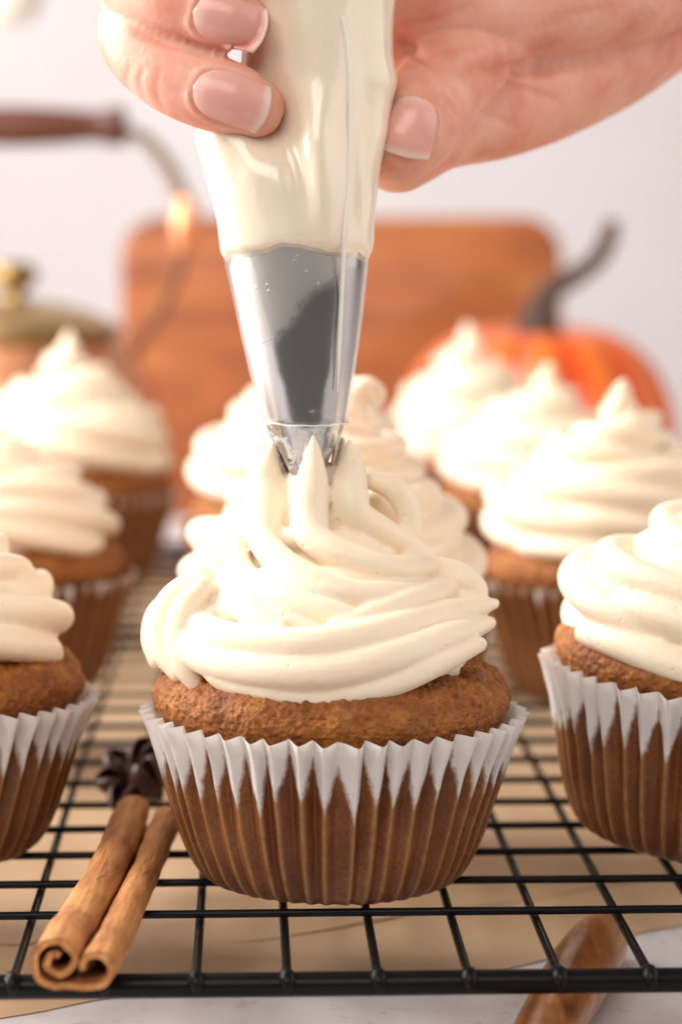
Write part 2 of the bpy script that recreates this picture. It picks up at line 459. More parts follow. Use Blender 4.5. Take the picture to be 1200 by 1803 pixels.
# ------------------------------------------------------------------ cupcakes
LP = smooth_prof([(.02, .0), (1.2, .0), (2.0, .02), (2.36, .12), (2.60, .36), (2.82, .8), (2.98, 1.3), (3.13, 1.85), (3.28, 2.35), (3.42, 2.75), (3.56, 3.05)], 7)
def liner_mesh(seed, per, up=0.0):
    rnd = random.Random(seed); NP = 47
    ph = [rnd.uniform(-.16, .16) for _ in range(NP)]; am = [rnd.uniform(.75, 1.25) for _ in range(NP)]
    dz = [rnd.uniform(-.15, .15) for _ in range(NP)]; sk = [rnd.uniform(.38, .62) for _ in range(NP)]
    mb = MB(); rows = []; stain = []; crest = []
    n = NP * per
    for (r, z) in LP:
        row = []
        q = z / 3.05
        for i in range(n):
            k = i // per; f = (i % per) / per
            s = sk[k]
            tri = f / s if f < s else (1 - f) / (1 - s)               # 0 valley .. 1 crest
            wv = .5 - .5 * math.cos(PI * tri); wv = .45 * wv + .55 * tri
            amp = am[k] * (.095 + .165 * sstep(.1, 1.0, q) ** 1.1) * (1 if z > .02 else r / 2.2 * .4)
            th = 2 * PI * (k + f + ph[k] * math.sin(PI * f)) / NP
            wob = .05 * mnoise.noise(Vector((math.cos(th) * 1.2, math.sin(th) * 1.2, z * .5 + seed)))
            crk = .02 * mnoise.noise(Vector((math.cos(th) * 14, math.sin(th) * 14, z * 2.2 + seed))) * sstep(.0, .5, z)
            rr = r + amp * (wv - .55) + (wob + crk) * min(1, r / 2)
            zz = z + (-.07 * (wv - .5) * sstep(.75, 1, q) + .03 * mnoise.noise(Vector((k * .9, seed, 1))) * q)
            row.append((rr * math.cos(th), rr * math.sin(th), zz))
            lim = 3.05 - (.34 + .82 * max(0, tri) ** .9) - dz[k] + up; crest.append(max(0, 1 - abs(tri - 1) * 3.2))
            stain.append(min(1, max(0, .5 + (lim - z) * 1.7)))
        rows.append(row)
    mb.grid(rows, True, True, False); stain.append(1); crest.append(0)
    me = mb.mesh('liner')
    a = me.attributes.new('crest', 'FLOAT', 'POINT'); a.data.foreach_set('value', crest)
    a = me.attributes.new('stain', 'FLOAT', 'POINT'); a.data.foreach_set('value', stain)
    return me
CP = smooth_prof([(.02, .08), (1.9, .08), (2.45, .45), (2.70, 1.2), (2.90, 2.0), (3.06, 2.6), (3.17, 2.95), (3.34, 3.28), (3.32, 3.56), (3.05, 3.84), (2.6, 4.05), (1.8, 4.25), (.9, 4.36), (.02, 4.4)], 10)
def cake_mesh(seed, n):
    mb = MB(); rows = []
    for r, z in CP:
        row = []
        for i in range(n):
            a = 2 * PI * i / n; d = Vector((math.cos(a) * r, math.sin(a) * r, z))
            top = sstep(2.9, 3.3, z)
            h = .10 * fbm(d + Vector((seed, 0, 0)), .8, 2) + .042 * fbm(d, 2.6, 3) + .038 * mnoise.noise(d * 9) + .036 * mnoise.noise(d * 18)
            h += -.05 * max(0, mnoise.noise(d * 5.5 + Vector((3, 1, 2))) - .25) * 3
            nrm = Vector((math.cos(a) * (1 if z < 3.6 else .45), math.sin(a) * (1 if z < 3.6 else .45), 0 if z < 3.2 else .8)).normalized()
            row.append(d + nrm * (h * top if r > .1 else 0))
        rows.append(row)
    mb.grid(rows, True, True, True)
    return mb.mesh('cake')

def swirl(mb, keys, start, dirn=1, n=6, depth=.34, twist=1.0, seed=0, steps=230, off=(0, 0), sharp=.85, rot0=0.0):
    """piped rope of star section; keys: (turn, ring radius, height, rope radius)"""
    K = np.array(keys, float); T = np.linspace(K[0, 0], K[-1, 0], steps)
    def itp(c):
        v = np.interp(T, K[:, 0], K[:, c]); ker = np.hanning(19); ker /= ker.sum()
        return np.convolve(np.pad(v, 9, 'edge'), ker, 'valid')
    R, Z, A = itp(1), itp(2), itp(3)
    A = np.interp(T, K[:, 0], K[:, 3])
    pts = []
    for i, tt in enumerate(T):
        a = start + dirn * 2 * PI * tt; u = (tt - T[0]) / (T[-1] - T[0])
        r = R[i] * (1 + .04 * mnoise.noise(Vector((tt * 2, seed, 0))))
        pts.append((off[0] * sstep(.45, 1, u) + r * math.cos(a), off[1] * sstep(.45, 1, u) + r * math.sin(a), Z[i] + .04 * mnoise.noise(Vector((tt * 3, seed, 5)))))
    fr = frames(pts, (math.cos(start), math.sin(start), 0)); m = n * 12; rows = []
    for i, (c, tg, nn, bb) in enumerate(fr):
        row = []; tw = rot0 + twist * 2 * PI * T[i]
        for k in range(m):
            p = 2 * PI * k / m
            s = 1 - depth + depth * abs(math.cos(n * p / 2)) ** sharp
            s *= 1 + .05 * mnoise.noise(Vector((math.cos(p) * 1.5, math.sin(p) * 1.5, T[i] * 4 + seed)))
            a = p + tw; r = A[i] * s
            row.append(c + nn * (r * math.cos(a)) + bb * (r * math.sin(a)))
        rows.append(row)
    mb.grid(rows, True, True, True)

def core(mb, prof):   # fills the middle so that the coils stand on icing, not on air
    lathe(mb, prof, 32, cap0=True, cap1=True)

# hero icing: rope laid round the cake, climbing into the nozzle; its ridges are laid one by one
NOZ_X = -.40          # nozzle axis relative to the cupcake axis
HX, HY = -.19, -.5    # cupcake axis
mb = MB()
swirl(mb, [(0, 1.75, 4.4, .85), (.25, 1.72, 4.60, .98), (.6, 1.80, 4.70, 1.08), (1.0, 1.65, 4.95, 1.05), (1.3, 1.25, 5.35, .95),
           (1.65, .95, 5.75, .88), (2.0, .62, 6.1, .84), (2.3, .32, 6.42, .80), (2.5, .14, 6.75, .78), (2.65, 0, 7.2, .70), (2.72, 0, 7.7, .55)],
      rad(205), 1, 6, .36, .8, 3, 300, (NOZ_X, -HY), .9)
core(mb, [(2.0, 4.0), (2.45, 4.5), (1.7, 5.2), (1.2, 6.0), (.7, 6.6)])
HP = [(3.6, 2.35), (3.9, 2.75), (4.3, 3.05), (4.7, 3.10), (5.0, 2.85), (5.3, 2.40), (5.7, 2.05), (6.1, 1.78), (6.5, 1.40), (6.9, 1.10), (7.3, .95), (7.8, .82), (8.3, .74)]
def ridge(pts, back=1, inset=.35, k=1.0):
    q = []; rr = []
    for px, py, r, *yy in pts:
        r *= k; Y = -1.5
        for _ in range(6):
            P = pix(px, py, Y); R = float(np.interp(P.z, [a for a, b in HP], [b for a, b in HP])) - inset * r
            u = sstep(5.0, 7.2, P.z); dx = P.x - HX - NOZ_X * u
            Y = HY * (1 - u) + (back * -math.sqrt(R * R - dx * dx) if abs(dx) < R else 0)
        if yy: Y = yy[0]
        P = pix(px, py, Y); q.append((P.x - HX, P.y - HY, P.z)); rr.append(r)
    tube(mb, q, rr, 18, 7)
for R_ in (
    [(477, 772, .03), (468, 812, .28), (460, 862, .46), (458, 915, .46), (462, 960, .36), (500, 998, .34), (570, 1032, .33), (660, 1052, .30), (742, 1046, .20)],
    [(543, 764, .03), (543, 810, .24), (541, 860, .40), (537, 910, .44), (548, 950, .40), (600, 980, .36), (680, 1002, .32), (756, 996, .20)],
    [(606, 774, .04), (611, 818, .30), (606, 868, .46), (618, 908, .42), (670, 938, .34), (730, 968, .24), (754, 984, .10)],
    [(648, 846, .22), (684, 858, .30), (708, 890, .30), (716, 930, .24)],
    [(655, 885, .34, .7), (690, 915, .34, .8), (715, 950, .3, .9)],
    # second coil, ridges running down to the right
    [(440, 935, .30), (412, 980, .34), (428, 1022, .34), (505, 1058, .33), (590, 1082, .28), (650, 1092, .15)],
    [(400, 975, .28), (378, 1015, .33), (388, 1052, .34), (440, 1086, .30), (490, 1102, .16)],
    [(372, 1000, .26), (352, 1030, .30), (352, 1060, .30), (372, 1086, .26)],
    # lower coil: broad ridges sweeping up to the right
    [(575, 1108, .16), (640, 1088, .30), (720, 1058, .33), (785, 1032, .32), (820, 1014, .20)],
    [(352, 1052, .30), (340, 1092, .36), (380, 1122, .38), (480, 1134, .37), (580, 1130, .37), (690, 1106, .37), (790, 1078, .34), (864, 1060, .13)],
    [(338, 1080, .30), (328, 1128, .37), (366, 1164, .39), (460, 1180, .38), (570, 1180, .38), (690, 1154, .38), (790, 1118, .34), (856, 1094, .16)],
    [(352, 1150, .26), (390, 1192, .33), (470, 1214, .34), (560, 1224, .35), (670, 1202, .35), (760, 1164, .33), (838, 1132, .18)],
    # the start of the rope, lobes drooping at the left
    [(352, 1018, .24, -1.0), (306, 1052, .34, -.9), (282, 1098, .36, -1.0), (286, 1146, .35, -1.2), (312, 1186, .26, -1.5)],
    [(352, 1036, .26, -1.6), (322, 1075, .34, -1.7), (312, 1124, .36, -1.9), (322, 1172, .32, -2.1), (344, 1212, .18, -2.2), (346, 1226, .07, -2.2)],
    [(320, 1046, .24, -.3), (276, 1080, .28, -.2), (266, 1125, .30, -.3), (276, 1165, .26, -.6)],
    ):
    ridge(R_, 1, .16, .83)
for R_ in ([(735, 1000, .28), (800, 1012, .28), (830, 1040, .26), (800, 1060, .3)],): ridge(R_, -1)
tube(mb, [(NOZ_X, -HY, 6.0), (NOZ_X, -HY, 6.8), (NOZ_X, -HY, 7.35)], [.72, .66, .60], 20, 5)
for k in (2, 3, 4):     # icing bulging out of the slots behind
    a = rad(-90 + 60 * k); ca, sa = math.cos(a), math.sin(a)
    tube(mb, [(NOZ_X + ca * r, -HY + sa * r, z) for r, z in ((.62, 6.6), (.72, 7.05), (.70, 7.5), (.64, 7.9), (.62, 8.3))], [.40, .38, .31, .18, .04], 16, 6)
hero_frosting = fuse(mb, .038, 2)

def plain_frosting(seed, start, dirn, lean, big=1.0, zs=1.25, n=6, curl=0.0):
    mb = MB(); b = big
    K = [(-.06, 2.1 * b, 4.0, .35), (0, 2.1 * b, 4.25, .9), (.1, 2.1 * b, 4.5, 1.1), (.6, 2.1 * b, 4.62, 1.18), (1.0, 1.95 * b, 4.9, 1.16), (1.35, 1.55 * b, 5.4, 1.08), (1.8, 1.12 * b, 5.8, 1.0),
         (2.2, .72, 6.2, .92), (2.5, .36, 6.6, .76), (2.7, .14, 7.0, .54), (2.85, .03, 7.45, .30), (2.95, .0, 7.7, .14), (3.0, 0, 7.85, .04)]
    K = [(t, r, 4.2 + (z - 4.2) * zs, a * (1 + .35 * (zs - 1))) for t, r, z, a in K]
    swirl(mb, K, start, dirn, n, .42, .9 * dirn, seed, 260, lean, .8)
    core(mb, [(2.1, 3.9), (2.4, 4.5), (1.8, 5.2), (1.05, 6.2), (.45, 6.9)])
    if curl:
        z = K[-3][2]; tube(mb, [(lean[0], 0, z - .6), (lean[0] + .05, 0, z - .1), (lean[0] + .25, -.1, z + .22), (lean[0] + .55, -.15, z + .10), (lean[0] + .60, -.15, z - .18)], [.34, .28, .25, .2, .1], 14, 5)
    return fuse(mb, .065, 2)
fros = [plain_frosting(11, rad(150), 1, (.25, 0), 1.03, 1.36), plain_frosting(23, rad(205), 1, (.3, .1), 1.14, 1.18), plain_frosting(37, rad(60), -1, (.45, 0), 1.04, 1.34, 6, 1), plain_frosting(51, rad(215), 1, (.1, 0), 1.10, 1.25), plain_frosting(61, rad(150), 1, (.1, 0), 1.03, .86), plain_frosting(73, rad(200), 1, (.2, 0), 1.12, 1.0)]
GRP = 'frosted cupcakes on the cooling rack'
def cupcake(label, X, Y, rot, frost, li=1, ca=1, tilt=(0, 0), sc=1.0, frot=None, fs=1.0, fz=0.0):
    t = thing('cupcake', label, 'cupcake', (X, Y, .0), (rad(tilt[0]), rad(tilt[1]), 0), GRP)
    t.scale = (sc,) * 3
    l = link('liner', liners[li], M['liner'], t); l.rotation_euler.z = rad(rot); l.scale.z = 1.07
    c = link('cake', cakes[ca], M['cake'], t); c.rotation_euler.z = rad(rot); c.scale.z = 1.04
    f = link('frosting', frost, M['frosting'], t)
    if frot is not None: f.rotation_euler.z = rad(frot)
    if fs != 1 or fz: f.scale = (fs, fs, 1); f.location.z = fz * S
    return t
liners = [liner_mesh(3, 14), liner_mesh(8, 10), liner_mesh(13, 8, .80)]
cakes = [cake_mesh(2, 640), cake_mesh(9, 360)]
cupcake('cupcake in the middle being topped with icing straight from the metal nozzle', HX, HY, 4, hero_frosting, 0, 0, (0, .6))
cupcake('cupcake at the left picture edge beside the cinnamon stick', -8.6, 2.0, 100, fros[4], 1, 1, (0, 3), 1.0, 20, .95)
cupcake('nearest cupcake at the right picture edge, tilted with its left paper rim raised', 7.25, 2.2, 33, fros[5], 1, 1, (0, 7.5), 1.04, 0, 1.04, -.3)
cupcake('blurred cupcake at the left edge, behind the one next to the cinnamon stick', -9.1, 19.5, 60, fros[4], 2, 1, (0, 0), 1.0, 70)
cupcake('blurred cupcake on the right with a tall pointed icing peak below the pumpkin', 7.15, 19.0, 160, fros[1], 2, 1, (0, 0), 1.0, 15)
cupcake('cupcake directly behind the one being iced, its icing tip curled over', -.2, 9.5, 200, fros[2], 2, 1, (0, 0), 1.0, 0, 1.02)
cupcake('blurred cupcake whose rounded icing coils show just left of the metal nozzle', -1.1, 30, 250, fros[3], 2, 1, (0, 0), 1.05, 20)
cupcake('far cupcake at the upper left, tall icing swirl before the copper kettle', -9.4, 41, 20, fros[3], 2, 1, (0, 0), 1.03, 120)
cupcake('far cupcake at the right with its icing peak in front of the pumpkin', 6.35, 38, 310, fros[1], 2, 1, (0, 3), .95, 15)
cupcake('farthest cupcake, its peak between the wooden board and the pumpkin', 5.0, 52, 140, fros[0], 2, 1, (0, 0), .98, 250)

# ------------------------------------------------------------------ piping bag and nozzle
top = pix(520, 425, 0); tip = pix(543, 860, 0)
BAG = thing('piping_bag', 'clear piping bag full of cream icing squeezed above the middle cupcake', 'piping bag', (0, 0, 0))
def axis_at(z): return tip.lerp(top, (z - tip.z) / (top.z - tip.z))
NZP = [(7.25, .28), (7.6, .42), (8.0, .56), (8.6, .745), (9.5, .93), (10.5, 1.10), (11.5, 1.26), (12.25, 1.345)]
def nz_r(z): return float(np.interp(z, [a for a, b in NZP], [b for a, b in NZP]))
mb = MB(); n = 180; rows = []
for inner in (0, 1):
    js = range(0, 41) if inner == 0 else range(40, -1, -1)
    for j in js:
        row = []
        for i in range(n):
            a = 2 * PI * i / n
            f = ((a - rad(-90)) / rad(60)) % 1.0; tooth = 1 - abs(2 * f - 1)      # 0 at a slot, 1 at a tooth
            zb = 8.28 - 1.0 * tooth ** .9
            v = j / 40; z = zb + (12.2 - zb) * v ** 1.4; r = nz_r(z) - (.05 if inner else 0)
            c = axis_at(z); row.append((c.x + r * math.cos(a), c.y + r * math.sin(a), z))
        rows.append(row)
rows.append(rows[0]); mb.grid(rows)
mb.build('nozzle', M['steel'], BAG)
# clear film over the nozzle
mb = MB(); rows = []
for j in range(46):
    row = []; v = j / 45; z = 8.62 + (12.3 - 8.62) * v
    for i in range(96):
        a = 2 * PI * i / 96
        r = nz_r(z) + .05 + .02 * v + .016 * mnoise.noise(Vector((math.cos(a) * 2, math.sin(a) * 2, z * .8))) + (.02 if j == 0 else 0)
        zz = z + (.05 * mnoise.noise(Vector((math.cos(a) * 2.2, math.sin(a) * 2.2, 9))) if j == 0 else 0)
        c = axis_at(zz); row.append((c.x + r * math.cos(a), c.y + r * math.sin(a), zz))
    rows.append(row)
mb.grid(rows)
fl = mb.build('film_end', M['film'], BAG)
mb = MB(); fr_ = rows[0][::2] + [rows[0][0]]; tube(mb, fr_, [.013] * len(fr_), 6, 1, False); mb.build('cut_edge', M['seam'], fl)
# the filled bag: outline, depth front/back
LV = [(462, 402, 643, 1.25), (446, 390, 653, 1.38), (425, 386, 658, 1.45), (380, 380, 660, 1.50), (310, 361, 668, 1.55), (262, 347, 677, 1.52), (232, 345, 684, 1.45), (200, 385, 688, 1.35),
      (165, 412, 695, 1.28), (140, 420, 699, 1.25), (100, 424, 692, 1.25), (50, 428, 692, 1.28), (0, 430, 696, 1.3), (-60, 440, 702, 1.35), (-140, 440, 715, 1.4), (-230, 470, 700, 1.15), (-310, 540, 650, .6), (-380, 530, 665, .7), (-450, 490, 710, .9)]
LVi = catmull(LV, 7); rows = []
for k, (py, l, r, d) in enumerate(LVi):
    L = pix(l, py, 0); Rr = pix(r, py, 0); c = (L + Rr) / 2; hw = (Rr.x - L.x) / 2; row = []
    for i in range(128):
        a = 2 * PI * i / 128; ca, sa = math.cos(a), math.sin(a)
        q = 2.25; m = (abs(ca) ** q + abs(sa) ** q) ** (-1 / q)
        fold = 1 + .025 * mnoise.noise(Vector((ca * 2.2, sa * 2.2, c.z * .5))) + .018 * mnoise.noise(Vector((ca * 5, sa * 5, c.z * 1.1 + 4)))
        z = c.z + ((.22 * abs(sa) ** 2 + .07 * mnoise.noise(Vector((ca * 3, sa * 3, 2)))) * sstep(400, 462, py))
        X_ = c.x + hw * ca * m * (1 if abs(ca) > .95 else fold); Y_ = d * sa * m * fold
        if sa < 0:      # dents where the fingers press, folds running down from them
            qx = 600 + X_ * 94; 
            def g(cx, cy, sx, sy): return math.exp(-((qx - cx) / sx) ** 2 - ((py - cy) / sy) ** 2)
            Y_ += .55 * g(478, 215, 42, 60) + .30 * g(505 + (py - 205) * .22, 300, 26, 90) - .25 * g(560, 170, 50, 160) + .2 * g(700, 190, 45, 60) - .15 * g(560, 340, 40, 90) + .16 * g(640, 300, 18, 160)
        row.append((X_, Y_, z))
    rows.append(row)
mb = MB(); mb.grid(rows[::-1], True, True, False); BG = mb.build('bag', M['bag'], BAG)
# welded seam of the film running down the front
mb = MB(); pts = []
for px, py in ((603, 32), (611, 90), (616, 170), (616, 250), (611, 340), (606, 420), (601, 520), (597, 600), (594, 690)):
    pts.append((px, py))
sp = []
for px, py in pts:
    best = None; P0 = pix(px, py, -1.4)
    if py > 440:
        c = axis_at(P0.z); r = nz_r(P0.z) + .05; x = P0.x - c.x
        yy = -math.sqrt(max(.01, (r + .02) ** 2 - x * x))
    else:
        k = min(range(len(LVi)), key=lambda q: abs(LVi[q][0] - py)); row = rows[k]
        yy = min((abs(v[0] - P0.x), v[1]) for v in row if v[1] < 0)[1] - .012
    P = pix(px, py, yy); sp.append((P.x, P.y, P.z))
tube(mb, sp, [.03] + [.042] * (len(sp) - 2) + [.015], 8, 6)
mb.build('seam', M['seam'], BAG)

# ------------------------------------------------------------------ hand
PERSON = thing('person', 'hand of a person squeezing the piping bag from above with curled fingers', 'person')
mb = MB()
def finger(pts, n=28):
    q = []; r = []
    for px, py, Y, rp in pts:
        P = pix(px, py, Y); q.append((P.x, P.y, P.z)); r.append(rp * pcm(P))
    tube(mb, q, r, n, 8); return q, r
finger([(640, -10, 3.2, 78), (430, -40, 3.0, 76), (280, 0, 1.5, 72), (244, 62, .3, 72), (292, 122, -.55, 70), (360, 158, -.95, 68), (415, 176, -1.1, 63), (448, 190, -1.1, 53)])
finger([(640, -130, 3.2, 78), (420, -150, 3.0, 76), (270, -110, 1.5, 72), (238, -40, .3, 70), (290, -2, -.5, 66), (360, 18, -.9, 62), (405, 32, -1.05, 56), (425, 38, -1.05, 50)])
finger([(640, -250, 3.2, 78), (420, -260, 3.0, 76), (280, -220, 1.5, 72), (250, -150, .3, 70), (300, -110, -.6, 64), (380, -92, -1.1, 58), (425, -86, -1.2, 50)])
finger([(660, -350, 3.2, 70), (460, -350, 3.0, 66), (330, -310, 1.5, 62), (300, -250, .3, 60), (350, -215, -.6, 56), (430, -200, -1.1, 48)])
finger([(900, 0, 4.4, 95), (850, 60, 3.8, 90), (800, 120, 2.6, 84), (758, 180, 1.3, 82), (728, 225, .75, 80), (708, 248, .6, 74)])
finger([(760, -20, 3.6, 60), (792, 60, 3.0, 58), (790, 130, 2.4, 56), (762, 180, 2.0, 54)])
finger([(690, 90, 3.0, 85), (760, 120, 3.6, 90), (860, 130, 4.4, 90)])
finger([(700, 262, 2.6, 78), (770, 214, 3.6, 88), (860, 172, 4.8, 112), (950, 122, 5.8, 130), (1060, 62, 7, 132), (1200, -14, 8, 118), (1420, -110, 9, 116)])
finger([(690, 0, 2.4, 80), (800, 8, 2.8, 92), (900, 0, 3.8, 100), (1050, -22, 5, 112), (1220, -70, 7.5, 118)])
finger([(690, -140, 3.6, 130), (900, -130, 4.5, 150), (1100, -130, 6, 150), (1420, -170, 9, 130)])
finger([(690, -300, 3.6, 120), (900, -260, 4.5, 140), (1200, -200, 7.5, 130)])
from mathutils.bvhtree import BVHTree
NAILS = [  # centre, towards the tip, outward normal, length, width, curvature radius
    ((400, 172), (463, 194), (-.06, -1, -.02), 1.28, .94, .80),
    ((398, 36), (460, 54), (-.06, -1, .0), 1.22, .90, .76),
    ((724, 216), (714, 262), (.10, -1, .20), 1.06, 1.02, .90)]
def tree_of(me): return BVHTree.FromPolygons([v.co / S for v in me.vertices], [tuple(p.vertices) for p in me.polygons])
def nail_pt(c, fr, s, t, Ln, Wd, R, root=.50, grow=0.0):
    a, nrm, b = fr
    w = Wd / 2 * (max(.0, 1 - ((root - s) / root) ** 2.2) ** .5 if s < root else 1) * (1 - .10 * max(0, s - .6))
    w = max(w, .02) + grow; ang = t * w / R; sx = s + .10 * (1 - t * t) * sstep(.7, 1, s)
    return c + a * ((sx - .5) * Ln - grow * (s < .2)) + nrm * (R * math.cos(ang) - R) + b * (R * math.sin(ang))
h0 = fuse(mb, .06, 6); T0 = tree_of(h0); spots = []
def on_skin(p, nrm, lift):
    h = T0.ray_cast(p + nrm * 1.2, -nrm, 2.4)[0]
    return (h if h is not None and abs((h - p).dot(nrm)) < .45 else p - nrm * .05) + nrm * lift
for (c, q, nrm, Ln, Wd, R) in NAILS:
    P = T0.ray_cast(CAM, (pix(*c, 0) - CAM).normalized())[0]; Q = pix(q[0], q[1], P.y)
    nrm = Vector(nrm).normalized(); a = Q - P; a = (a - nrm * a.dot(nrm)).normalized(); fr = (a, nrm, a.cross(nrm))
    spots.append((P, fr, Ln, Wd, R))
    ed = [(x, -1) for x in (.70, .62, .54, .45, .3, .18, .08, .02)] + [(x, 1) for x in (.02, .08, .18, .3, .45, .54, .62, .70)]
    ed = [on_skin(nail_pt(P, fr, x, sd, Ln, Wd, R, grow=.055), nrm, -.02) for x, sd in ed]
    tube(mb, ed, [.03] + [.075] * 14 + [.03], 10, 3)          # the fold of skin round the nail
hm = fuse(mb, .052, 4)
# creases of the palm, the knuckles and the thumb, pressed into the skin (photo outline points, depth, width in cm)
CREASE = [([(695, 62), (740, 98), (790, 114), (850, 120), (950, 122), (1045, 104)], .16, .16), ([(712, 92), (755, 145), (795, 190), (822, 226)], .10, .14),
          ([(850, 138), (915, 154), (985, 182)], .05, .10), ([(835, 196), (872, 208), (908, 224)], .04, .09), ([(700, 48), (780, 34), (860, -6)], .06, .12),
          ([(752, 150), (782, 178), (792, 222), (772, 268), (725, 300), (680, 312)], .05, .08), ([(775, 140), (808, 180), (815, 232), (790, 285)], .06, .09),
          ([(246, 58), (300, 76), (350, 88), (410, 96)], .12, .10), ([(228, 118), (222, 148), (236, 172)], .03, .07), ([(252, 120), (246, 150), (258, 180)], .025, .06), ([(282, 118), (276, 160), (290, 196)], .02, .06),
          ([(930, 60), (1000, 30), (1090, 10)], .05, .14), ([(1040, 105), (1100, 60), (1150, 10)], .07, .16)]
seg = []
for pts, dp, wd in CREASE:
    q = [np.array(x[:2]) for x in catmull(pts, 5)]
    for k in range(len(q) - 1):
        e = min(1, .35 + 3 * min(k, len(q) - 2 - k) / len(q)); seg.append((q[k], q[k + 1], dp * e, wd, len(seg)))
V = np.array([v.co for v in hm.vertices]) / S; Nn = np.array([v.normal for v in hm.vertices])
p_ = rad(PITCH); rel = V - np.array(CAM); dep = rel[:, 1] * math.cos(p_) - rel[:, 2] * math.sin(p_); upc = rel[:, 1] * math.sin(p_) + rel[:, 2] * math.cos(p_)
PX_ = np.stack([600 + FPX * rel[:, 0] / dep, 901.5 - FPX * upc / dep], 1); face = -(rel * Nn).sum(1) / np.linalg.norm(rel, axis=1)
disp = np.zeros(len(V))
for A_, B_, dp, wd, _ in seg:
    ab = B_ - A_; t_ = np.clip(((PX_ - A_) @ ab) / (ab @ ab), 0, 1); d_ = np.linalg.norm(PX_ - A_ - t_[:, None] * ab, axis=1) * dep / FPX
    disp = np.maximum(disp, dp * np.exp(-(d_ / wd) ** 2) * (face > .05))
V = V - Nn * disp[:, None]
hm.vertices.foreach_set('co', (V * S).astype(np.float32).ravel()); hm.update()
hand = link('hand', hm, M['skin'], PERSON)
for P, fr, Ln, Wd, R in spots:
    J, I = 30, 27; rows = []; al = []
    for j in range(J + 1):
        row = []
        for i in range(I):
            t = -1 + 2 * i / (I - 1); p = nail_pt(P, fr, j / J, t, Ln, Wd, R); sk = on_skin(p, fr[1], .012 + .035 * (1 - t * t) * min(1, j / 6))
            row.append(sk)
        rows.append(row); al += [j / J] * I
    G = np.array([[tuple(x) for x in r] for r in rows])
    for _ in range(6):      # even the plate out
        H = G.copy(); H[1:-1, 1:-1] = .5 * G[1:-1, 1:-1] + .125 * (G[2:, 1:-1] + G[:-2, 1:-1] + G[1:-1, 2:] + G[1:-1, :-2]); G = H
    m2 = MB(); m2.grid([[tuple(x) for x in r] for r in G], False); me = m2.mesh('fingernail')
    at = me.attributes.new('along', 'FLOAT', 'POINT'); at.data.foreach_set('value', al)
    o = link('fingernail', me, M['nail'], hand)
    so = o.modifiers.new('thick', 'SOLIDIFY'); so.thickness = .035 * S; so.offset = 0
bpy.data.meshes.remove(h0)

# ------------------------------------------------------------------ cinnamon stick
def cinnamon():
    A = pix(130, 1700, -8.0); B = pix(262, 1402, 2.6)
    d = (B - A); d.z = 0; L = d.length
    t = thing('cinnamon_stick', 'rolled cinnamon stick lying on the rack left of the middle cupcake', 'cinnamon stick', (A.x, A.y, 0.0), (0, 0, math.atan2(d.y, d.x) - PI / 2))
    # cross-section centre line: left scroll rolled inwards, over the bottom, right scroll rolled inwards
    sec = []
    for k in range(46):                      # left scroll from its core outwards
        u = k / 45; a = rad(560 - 560 * u) ; r = .10 + .28 * u
        sec.append((-.235 + r * math.cos(a + rad(30)), .44 + r * .98 * math.sin(a + rad(30))))
    left = sec
    def spiral(cx, cz, r0, r1, a0, a1, n):
        return [(cx + (r0 + (r1 - r0) * k / (n - 1)) * math.cos(rad(a0 + (a1 - a0) * k / (n - 1))), cz + (r0 + (r1 - r0) * k / (n - 1)) * math.sin(rad(a0 + (a1 - a0) * k / (n - 1)))) for k in range(n)]
    left = spiral(-.22, .45, .09, .40, 420, -90, 60) if False else spiral(-.24, .44, .085, .385, -300, 290, 64)
    right = spiral(.30, .345, .30, .15, -110, 190, 40)
    path = left + right
    q = catmull([(x, z) for x, z in path[::3]] + [path[-1]], 4)
    n = len(q); th = .052
    rows = []; NY = 60
    for j in range(NY + 1):
        y = L * j / NY; row = []
        outer = []; inn = []
        for i, p in enumerate(q):
            d0 = q[min(i + 1, n - 1)] - q[max(i - 1, 0)]; d0 = d0 / (np.linalg.norm(d0) + 1e-9); nn = np.array((d0[1], -d0[0]))
            wob = .030 * mnoise.noise(Vector((p[0] * 3, p[1] * 3, y * 1.1))) + .012 * mnoise.noise(Vector((p[0] * 9, p[1] * 9, y * 3)))
            bx = .05 * math.sin(y * .35); sc = 1 + .04 * math.sin(y * .6 + 1)
            yy = y + (.16 * mnoise.noise(Vector((i * .13, j, 2))) if j in (0, NY) else 0)
            for s, lst in ((1, outer), (-1, inn)):
                o = p * sc + nn * (s * th + wob)
                lst.append((o[0] + bx, yy, o[1]))
        rows.append(outer + inn[::-1])
    mb = MB(); mb.grid(rows)
    m = 2 * n
    for base in (0, NY * m):
        for i in range(n - 1):
            f = (base + i, base + i + 1, base + m - 2 - i, base + m - 1 - i)
            mb.f.append(f if base == 0 else f[::-1])
    zmin = min(v[2] for v in mb.v); mb.v = [(x * 1.08, y, (z - zmin) * 1.1 + .005) for x, y, z in mb.v]
    mb.build('bark_roll', M['cinnamon'], t)
cinnamon()

